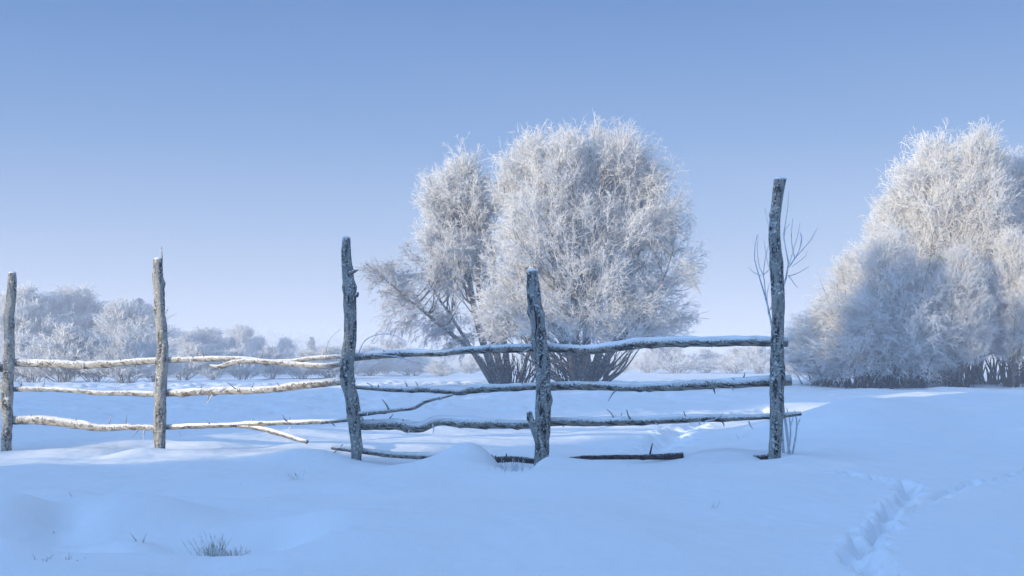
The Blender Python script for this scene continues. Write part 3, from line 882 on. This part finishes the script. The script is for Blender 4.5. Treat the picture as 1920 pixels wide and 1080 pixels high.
rg = np.random.default_rng(21)
used = set()
PR = {
    'birch': (proto_tree('birch_tree', 9.0, 1.75, 'birch', rg, 1300, .0078, .9, M_TWIG, 3, -.12, .7, .13, 9, 2), 9.4),
    'birch2': (proto_tree('birch_tree', 8.0, 2.0, 'birch', rg, 1200, .0078, .95, M_TWIG, 4, -.2, .55, .16, 9, 2), 8.4),
    'bush': (proto_tree('willow_bush', 5.5, 2.3, 'shrub', rg, 1900, .0070, .9, M_TWIG, 9, -.28, .3, .24, 9, 2), 5.9),
    'far': (proto_tree('frosted_tree', 7.0, 1.9, 'birch', rg, 620, .019, .9, M_TWIG, 1, -.1, .9, 0, 8, 1), 7.5),
    'far2': (proto_tree('frosted_tree', 6.0, 2.1, 'birch', rg, 560, .019, .9, M_TWIG, 3, -.15, .7, 0, 8, 1), 6.5),
    'shrub': (proto_tree('frosted_shrub', 2.6, 1.6, 'shrub', rg, 520, .014, .55, M_TWIG, 8, -.1, .9, 0, 8, 1), 2.85),
    'spruce': (proto_tree('spruce_tree', 6.0, 1.4, 'spruce', rg, 240, .022, .8, M_NEEDLE, 1, dark=0), 6.1),
}


def put(kind, *a, **kw):
    pr, H = PR[kind]
    f = kind not in used; used.add(kind)
    px, Y, top, rot, lab, cat, grp = a
    return place(pr, f, px, Y, top - (12 if 300 < px < 660 and kind == 'shrub' else 0), H, rot, lab, cat, grp, **kw)


GR = 'frosted trees standing at the right edge'
put('birch', 1835, 40, 252, .3, 'tallest frosted birch with sunlit spiky top near the right edge', 'tree', GR)
put('birch2', 1752, 41, 268, 1.0, 'frosted birch with cream sunlit crown left of the tallest birch', 'tree', GR)
put('birch', 1692, 42, 350, 2.2, 'shorter frosted birch sloping down towards the low bush', 'tree', GR, wscale=1.15)
put('birch2', 1905, 42, 300, 3.4, 'frosted birch cut by the right edge just right of the tallest birch', 'tree', GR)
put('bush', 1612, 39, 470, 0, 'wide grey frosted willow bush sloping down next to the tallest post', 'bush', GR, wscale=1.3)
put('bush', 1690, 37.5, 430, 2, 'frosted willow bush with dark stem cluster below the shorter birch', 'bush', GR)
put('birch2', 1800, 37.5, 470, 4, 'lower bluish frosted birch in front of the tallest birch', 'tree', GR)
put('birch', 1900, 38, 440, 5.2, 'lower bluish frosted birch in front of the birch at the right edge', 'tree', GR)
put('birch', 1785, 44, 310, 5.0, 'frosted birch half hidden between the two sunlit crowns', 'tree', GR, wscale=1.1)
put('birch2', 1985, 41, 300, 5.5, 'frosted birch mostly beyond the right edge of the view', 'tree', GR)
put('bush', 1545, 41, 560, 3.1, 'small outermost frosted bush close behind the tallest post', 'bush', GR)

GL = 'frosted trees on the far left'
put('far', 45, 62, 535, 0, 'pale frosted tree behind the leftmost post', 'tree', GL, wscale=1.6)
put('far', 140, 64, 535, 1.5, 'cream sunlit frosted tree between the two leftmost posts', 'tree', GL, wscale=1.4)
put('far2', 200, 66, 575, .5, 'greyish frosted tree right of the cream sunlit tree', 'tree', GL, wscale=1.6)
put('far2', 245, 63, 560, 2.5, 'dark grey frosted tree with ragged top just left of the splintered post', 'tree', GL, wscale=1.6)
put('spruce', 262, 66, 552, 0, 'frosted spruce rising behind the dark grey tree', 'spruce', GL)
put('far', -30, 64, 545, 4, 'frosted tree cut by the left edge', 'tree', GL, wscale=1.6)
put('far2', 95, 70, 600, 4.2, 'low grey frosted tree far behind between the pale and cream trees', 'tree', GL, wscale=1.6)
put('far2', 345, 82, 618, 1.2, 'bluish frosted tree right of the splintered post', 'tree', GL, wscale=1.6)
put('far2', 385, 84, 612, 4.6, 'bluish frosted tree with thin bare top beside the splintered post', 'tree', GL, wscale=1.6)
put('spruce', 436, 84, 628, 1, 'small dark spruce above the crooked stick rail', 'spruce', GL)
put('far', 452, 92, 608, 3, 'pale cream frosted tree behind the small dark spruce', 'tree', GL, wscale=1.6)
put('far2', 484, 86, 628, 5, 'narrow grey frosted tree right of the small dark spruce', 'tree', GL, wscale=.8)
put('far', 535, 94, 632, 2, 'low cream frosted tree midway between spruce and bent post', 'tree', GL, wscale=1.2)
put('spruce', 584, 88, 628, 2, 'small frosted spruce just left of the arched twig', 'spruce', GL)
put('far2', 608, 96, 650, 2, 'faint low frosted tree beside the small frosted spruce', 'tree', GL, wscale=1.6)
put('spruce', 404, 80, 655, 3, 'tiny dark spruce tip showing over the top rail', 'spruce', GL)

GS = 'frosted shrubs along the edge of the snowfield'
n_ = 0
SH = [(60, 56, 625, 'blue frosted shrub just right of the leftmost post'), (120, 55, 608, 'tall blue frosted shrub below the cream sunlit tree'),
      (180, 56, 632, 'blue frosted shrub below the greyish tree'), (235, 54, 628, 'blue frosted shrub leaning against the dark grey tree'),
      (290, 57, 640, 'frosted shrub directly behind the splintered post'), (345, 66, 655, 'frosted shrub below the bluish tree right of the splintered post'),
      (400, 66, 668, 'low frosted shrub behind the left end of the crooked stick rail'), (455, 68, 665, 'low frosted shrub behind the middle of the crooked stick rail'),
      (510, 70, 660, 'low frosted shrub below the low cream tree'), (565, 70, 668, 'low frosted shrub below the small frosted spruce'),
      (620, 72, 660, 'low frosted shrub just left of the bent post'), (15, 58, 640, 'frosted shrub hidden behind the leftmost post'),
      (690, 74, 648, 'hazy frosted shrub just right of the bent post'), (722, 90, 634, 'round cream sunlit shrub under the arched twig'),
      (770, 78, 652, 'hazy pale shrub under the drooping willow limb'), (828, 72, 676, 'hazy low shrub left of the willow trunks'),
      (880, 90, 668, 'faint shrub right behind the leaning willow'),
      (1215, 95, 654, 'faint pale shrub at the right foot of the big willow'), (1270, 92, 648, 'cream sunlit hazy shrub under the right top rail'),
      (1325, 96, 654, 'hazy pale shrub under the middle of the right top rail'), (1375, 90, 650, 'hazy sunlit shrub left of the tallest post'),
      (1425, 88, 644, 'brightest cream shrub touching the tallest post'), (1485, 80, 668, 'low pale shrub just right of the tallest post'),
      (1020, 96, 668, 'faint hazy shrub between the two willows'), (1165, 100, 668, 'faint hazy shrub behind the right side of the big willow'),
      (665, 96, 655, 'pale hazy shrub behind the bent post')]
for k, (px, Y, top, lab) in enumerate(SH):
    put('shrub', px, Y, top, k * 1.7, lab, 'shrub', GS, wscale=(2.1, 1.6, 2.5, 1.9)[k % 4] if Y > 70 else (1.2, 1.5)[k % 2])


# ---------------------------------------------------------------- far-off scrub that reads as one mass
rg = np.random.default_rng(77)
T = Tubes()
for row, (Yf, pxs) in enumerate([(150, np.arange(-300, 2300, 26)), (205, np.arange(-300, 2300, 22))]):
    for px in pxs:
        x = (px + rg.uniform(-14, 14) - 960) / F * Yf; y = Yf + rg.uniform(-9, 9)
        g0 = gz(x, y)
        top = (652 if px > 640 else 640) - 18 * fbm(np.array(px * .006), np.array(row * 3.0), 8, 3) - (24 if px < 620 else 0) * (row == 0) + rg.uniform(-5, 7)
        h = max(1.2, CZ - (top - HOR) / F * Yf - g0)
        m = 46
        p0 = np.c_[x + rg.normal(0, h * .42, m), y + rg.normal(0, h * .35, m), g0 + h * rg.uniform(0, .62, m)]
        d = nrmz(np.c_[rg.normal(0, .35, (m, 2)), np.ones(m)])
        A = curves(p0, d, h * rg.uniform(.2, .45, m), np.zeros(m), 4, .15, rg)
        T.add_many(A, .035 * np.linspace(1, .5, 4)[None].repeat(m, 0), 3)
        B = side_shoots(A, 7, h * .16, .8, 0, 3, .15, rg, .1)
        T.add_many(B, .024 * np.linspace(1, .6, 3)[None].repeat(len(B), 0), 3)
far = T.build('distant_scrub', M_TWIG)
far['kind'] = 'stuff'
far['label'] = 'continuous pale band of distant frosted scrub along the horizon'
far['category'] = 'scrub'


# ---------------------------------------------------------------- sapling, grass and stalks in the snow
t = Tubes()
SY = 9.22
sb = P(1482, 862, SY); sb[2] = gz(sb[0], SY) - .03
sap = empty('bare_sapling', sb, 'bare frosted sapling with thin upright twigs growing behind the tallest post', 'sapling')
SAP = [[(1482, 868, 4), (1474, 800, 3.5), (1462, 720, 3.2), (1452, 640, 3), (1444, 595, 2.6), (1436, 560, 2.2), (1424, 520, 1.7), (1414, 480, 1.2), (1420, 440, .8)],
       [(1470, 868, 4), (1464, 760, 3.5), (1462, 640, 3.2), (1464, 560, 2.8), (1474, 520, 2.4), (1479, 500, 2), (1474, 470, 1.5), (1469, 440, 1.2), (1476, 400, 1), (1479, 360, .7)],
       [(1478, 502, 1.8), (1490, 485, 1.4), (1503, 470, 1.1), (1520, 450, .9), (1533, 426, .6)], [(1490, 484, 1.2), (1484, 450, 1), (1486, 410, .6)],
       [(1478, 518, 1.6), (1496, 512, 1.2), (1517, 500, .7)], [(1482, 498, 1.4), (1498, 470, 1.1), (1503, 448, 1.6), (1500, 436, .8)], [(1478, 516, 1.2), (1488, 530, .9), (1496, 540, .6)],
       [(1436, 560, 1.5), (1432, 520, 1.3), (1424, 500, 1), (1420, 470, .7), (1422, 440, .5)], [(1431, 516, 1.2), (1444, 503, 1.2), (1458, 484, .9)], [(1431, 516, 1.1), (1436, 480, .9), (1448, 438, .6)],
       [(1427, 517, 1), (1412, 510, .8), (1403, 500, .5)], [(1441, 590, 1.5), (1438, 555, 1.1), (1443, 530, .7)], [(1443, 582, 1.6), (1449, 570, 1.4), (1453, 556, .8)],
       [(1469, 450, 1.1), (1473, 430, .9), (1481, 420, .6)], [(1480, 495, 1), (1496, 440, .8), (1500, 418, .5)], [(1446, 440, .8), (1438, 410, .6), (1434, 390, .4)],
       [(1449, 512, 1), (1440, 495, .8), (1432, 450, .5)], [(1485, 500, 1), (1508, 482, .8), (1514, 470, .5)],
       [(1482, 866, 3), (1490, 830, 2.4), (1494, 795, 2), (1490, 770, 1.2)], [(1494, 800, 1.5), (1500, 786, 1)], [(1476, 862, 3), (1482, 820, 2.2), (1481, 790, 1.8), (1475, 765, 1)], [(1482, 800, 1.5), (1488, 780, 1)]]
for k, pl in enumerate(SAP):
    q = [np.r_[P(a, b, SY + .10 * math.sin(k * 1.9)), c / F * SY] for a, b, c in pl]
    s = smooth_path(q, 20)
    t.add(s[:, :3], s[:, 3] * .72, 6)
t.build('stem', M_BARE, sap, origin=np.array(sap.location))


def tuft(name, px, py, n, hpx, spread, label, cat, drop=0.76, lean=.45, wide=.0025, group='stalks and grass poking out of the snow', snow=0, mat=None):
    x, Y = gp(px, py, drop)
    for _ in range(6):          # settle onto the real snow surface
        z = gz(x, Y); Y = Y + (((CZ - z) * F / (py - HOR)) - Y) * .6; x = (px - 960) / F * Y
    z = gz(x, Y)
    h = hpx / F * Y; sp_ = spread / F * Y
    rg_ = np.random.default_rng(int(px * 7 + py))
    p0 = np.c_[rg_.normal(0, sp_ * .42, n), rg_.normal(0, sp_ * .3, n), np.zeros(n)]
    p0[:, 2] = [gz(x + a, Y + b) - z - .02 for a, b, c in p0]
    d = nrmz(np.c_[p0[:, 0] / (sp_ + .01) * lean * 1.6 + rg_.normal(0, lean * .5, n), rg_.normal(0, lean * .5, n), np.ones(n)])
    A = curves(p0, d, h * rg_.uniform(.45, 1.15, n), rg_.normal(-.05, .08, n), 7, .18, rg_)
    T = Tubes(); T.add_many(A, wide * rg_.uniform(.6, 1.3, (n, 1)) * np.linspace(1, .45, 7)[None], 4)
    if n > 6:
        B = side_shoots(A, 1, h * .2, .5, 0, 3, .2, rg_, .4); T.add_many(B, wide * .6 * np.ones((len(B), 3)), 3)
    o = T.build(name, mat or M_GRASS)
    o.location = (x, Y, z)
    tag(o, label, cat, group)
    return o


tuft('grass_tuft', 398, 1016, 52, 48, 26, 'largest dry frosted grass tuft standing in the foreground snow', 'grass tuft', lean=.32, wide=.0016)
tuft('grass_tuft', 440, 1018, 55, 28, 30, 'lower bristly grass tuft touching the largest tuft on its right', 'grass tuft', lean=.7, wide=.0016)
tuft('plant_stalk', 266, 1018, 3, 26, 8, 'two thin frosted stalks left of the largest grass tuft', 'stalk')
tuft('plant_stalk', 101, 1012, 3, 14, 5, 'short dark stalk poking from the snow lump at bottom left', 'stalk', wide=.005, mat=M_BARE)
tuft('grass_tuft', 80, 1050, 9, 18, 14, 'small white frosted tuft in the hollow at bottom left', 'grass tuft', mat=M_BARE, lean=.7)
tuft('plant_stalk', 128, 1050, 3, 28, 6, 'thin upright stalk at bottom left beside the hollow', 'stalk')
tuft('grass_tuft', 154, 1050, 7, 14, 12, 'tiny brown tuft right of the thin upright stalk at bottom left', 'grass tuft', lean=.9)
tuft('plant_stalk', 140, 937, 3, 20, 8, 'lone slanting straw in smooth snow below the leftmost posts', 'stalk', lean=.9)
tuft('grass_tuft', 566, 900, 7, 30, 18, 'sparse crossed straws on the snow left below the bent post', 'grass tuft', lean=.7, wide=.002)
tuft('plant_stalk', 450, 910, 3, 14, 14, 'short flat straws right of the lone slanting straw', 'stalk', lean=1.6, wide=.002)
tuft('grass_tuft', 1336, 953, 6, 26, 14, 'pale forked stalks in smooth snow left of the footprints', 'grass tuft', lean=.6, wide=.0022, mat=M_BARE)
tuft('grass_tuft', 1196, 916, 9, 8, 26, 'tiny stubble in the snow below the right lowest rail', 'grass tuft', lean=1.0, wide=.0022)
tuft('grass_tuft', 962, 884, 40, 26, 40, 'dark frosted grass inside the hollow under the ground rail', 'grass tuft', lean=.5, wide=.0022, mat=M_BARE)
tuft('plant_stalk', 1391, 822, 3, 18, 8, 'small forked stalks in the snow behind the low right rail', 'stalk', wide=.003, mat=M_BARE)
tuft('plant_stalk', 345, 817, 2, 40, 8, 'two hair thin stalks behind the low rail right of the splintered post', 'stalk', wide=.0022, mat=M_BARE)

# ---------------------------------------------------------------- the wood behind the camera that shades the foreground
rg = np.random.default_rng(5)
T = Tubes()
u_ = np.array([SUN_AZ[0], SUN_AZ[1]]); v_ = np.array([-SUN_AZ[1] * -1, SUN_AZ[0] * -1])   # towards the sun, and across it
v_ = np.array([-0.60, 0.80])
A0 = 20.0
tan = math.tan(R(SUN_EL))


def need(z, al):
    return z + tan * (A0 - al)


# (q, height of the tree line there, so that its shade falls as in the photograph)
QH = [(-60, 10), (-20, 9), (-5, 8), (3, 7.4), (6, 7.0), (8.2, 6.8), (9.2, 4.2), (10.2, 2.2), (13.6, 2.2), (14.2, 7.0), (16.5, 9.3), (18.5, 11.5), (22.5, 13.4), (25, 10.6), (27, 9.2), (31, 8.9), (34, 7.0), (38, 4.5), (48, 4), (70, 4)]
for kq, q in enumerate(np.arange(-60, 70, .62)):
    h = np.interp(q, [a for a, b in QH], [b for a, b in QH]) * rg.uniform(.76 if 17 < q < 26 else .86, 1.07)
    al = A0 + (1.6 if kq % 2 else -1.6) + rg.uniform(-1, 1)
    c = u_ * al + v_ * (q + rg.uniform(-.4, .4))
    g0 = gz(c[0], c[1])
    m = 150
    f = rg.uniform(0, 1, m) ** .9
    z = g0 + (h - g0) * (.04 + .94 * f); L = 1.25 * (1 - f) ** .45 * rg.uniform(.7, 1.2, m) + .12
    a = rg.uniform(0, 6.28, m)
    p0 = np.c_[c[0] + 0 * z, c[1] + 0 * z, z]; d = nrmz(np.c_[np.cos(a), np.sin(a), .2 + 0 * z])
    A = curves(p0, d, L, np.full(m, -.4), 5, .1, rg)
    T.add_many(A, np.linspace(.07, .03, 5)[None].repeat(m, 0), 3)
    B = side_shoots(A, 5, .55, .9, -.3, 3, .2, rg, .1)
    T.add_many(B, np.linspace(.06, .02, 3)[None].repeat(len(B), 0), 3)
    T.add(np.array([[c[0], c[1], g0 - .2], [c[0], c[1], h]]), np.array([.16, .03]), 6)
wood = T.build('spruce_wood', M_NEEDLE2)
wood['kind'] = 'stuff'
wood['label'] = 'dense frosted spruce wood behind the viewer that shades the foreground snow'
wood['category'] = 'wood'

# ---------------------------------------------------------------- frosty air
def haze_box(x0, x1, y0, y1, z0, z1, dens):
    m = bpy.data.materials.new('haze')
    m.use_nodes = True
    t = m.node_tree
    t.nodes.clear()
    o = t.nodes.new('ShaderNodeOutputMaterial')
    v = t.nodes.new('ShaderNodeVolumePrincipled')
    v.inputs['Color'].default_value = (0.93, 0.95, 1.0, 1)
    v.inputs['Density'].default_value = dens
    v.inputs['Anisotropy'].default_value = 0.0
    t.links.new(v.outputs[0], o.inputs['Volume'])
    vs = [(x, y, z) for x in (x0, x1) for y in (y0, y1) for z in (z0, z1)]
    fs = [(0, 1, 3, 2), (4, 6, 7, 5), (0, 4, 5, 1), (2, 3, 7, 6), (0, 2, 6, 4), (1, 5, 7, 3)]
    ob = mesh_np('haze', vs, fs, m, None, False)
    ob['kind'] = 'stuff'
    ob['label'] = 'thin pale frosty haze in the air over the snowfield'
    ob['category'] = 'haze'


haze_box(-1200, 1200, -90, 1000, -1.5, 15.5, 0.0046)
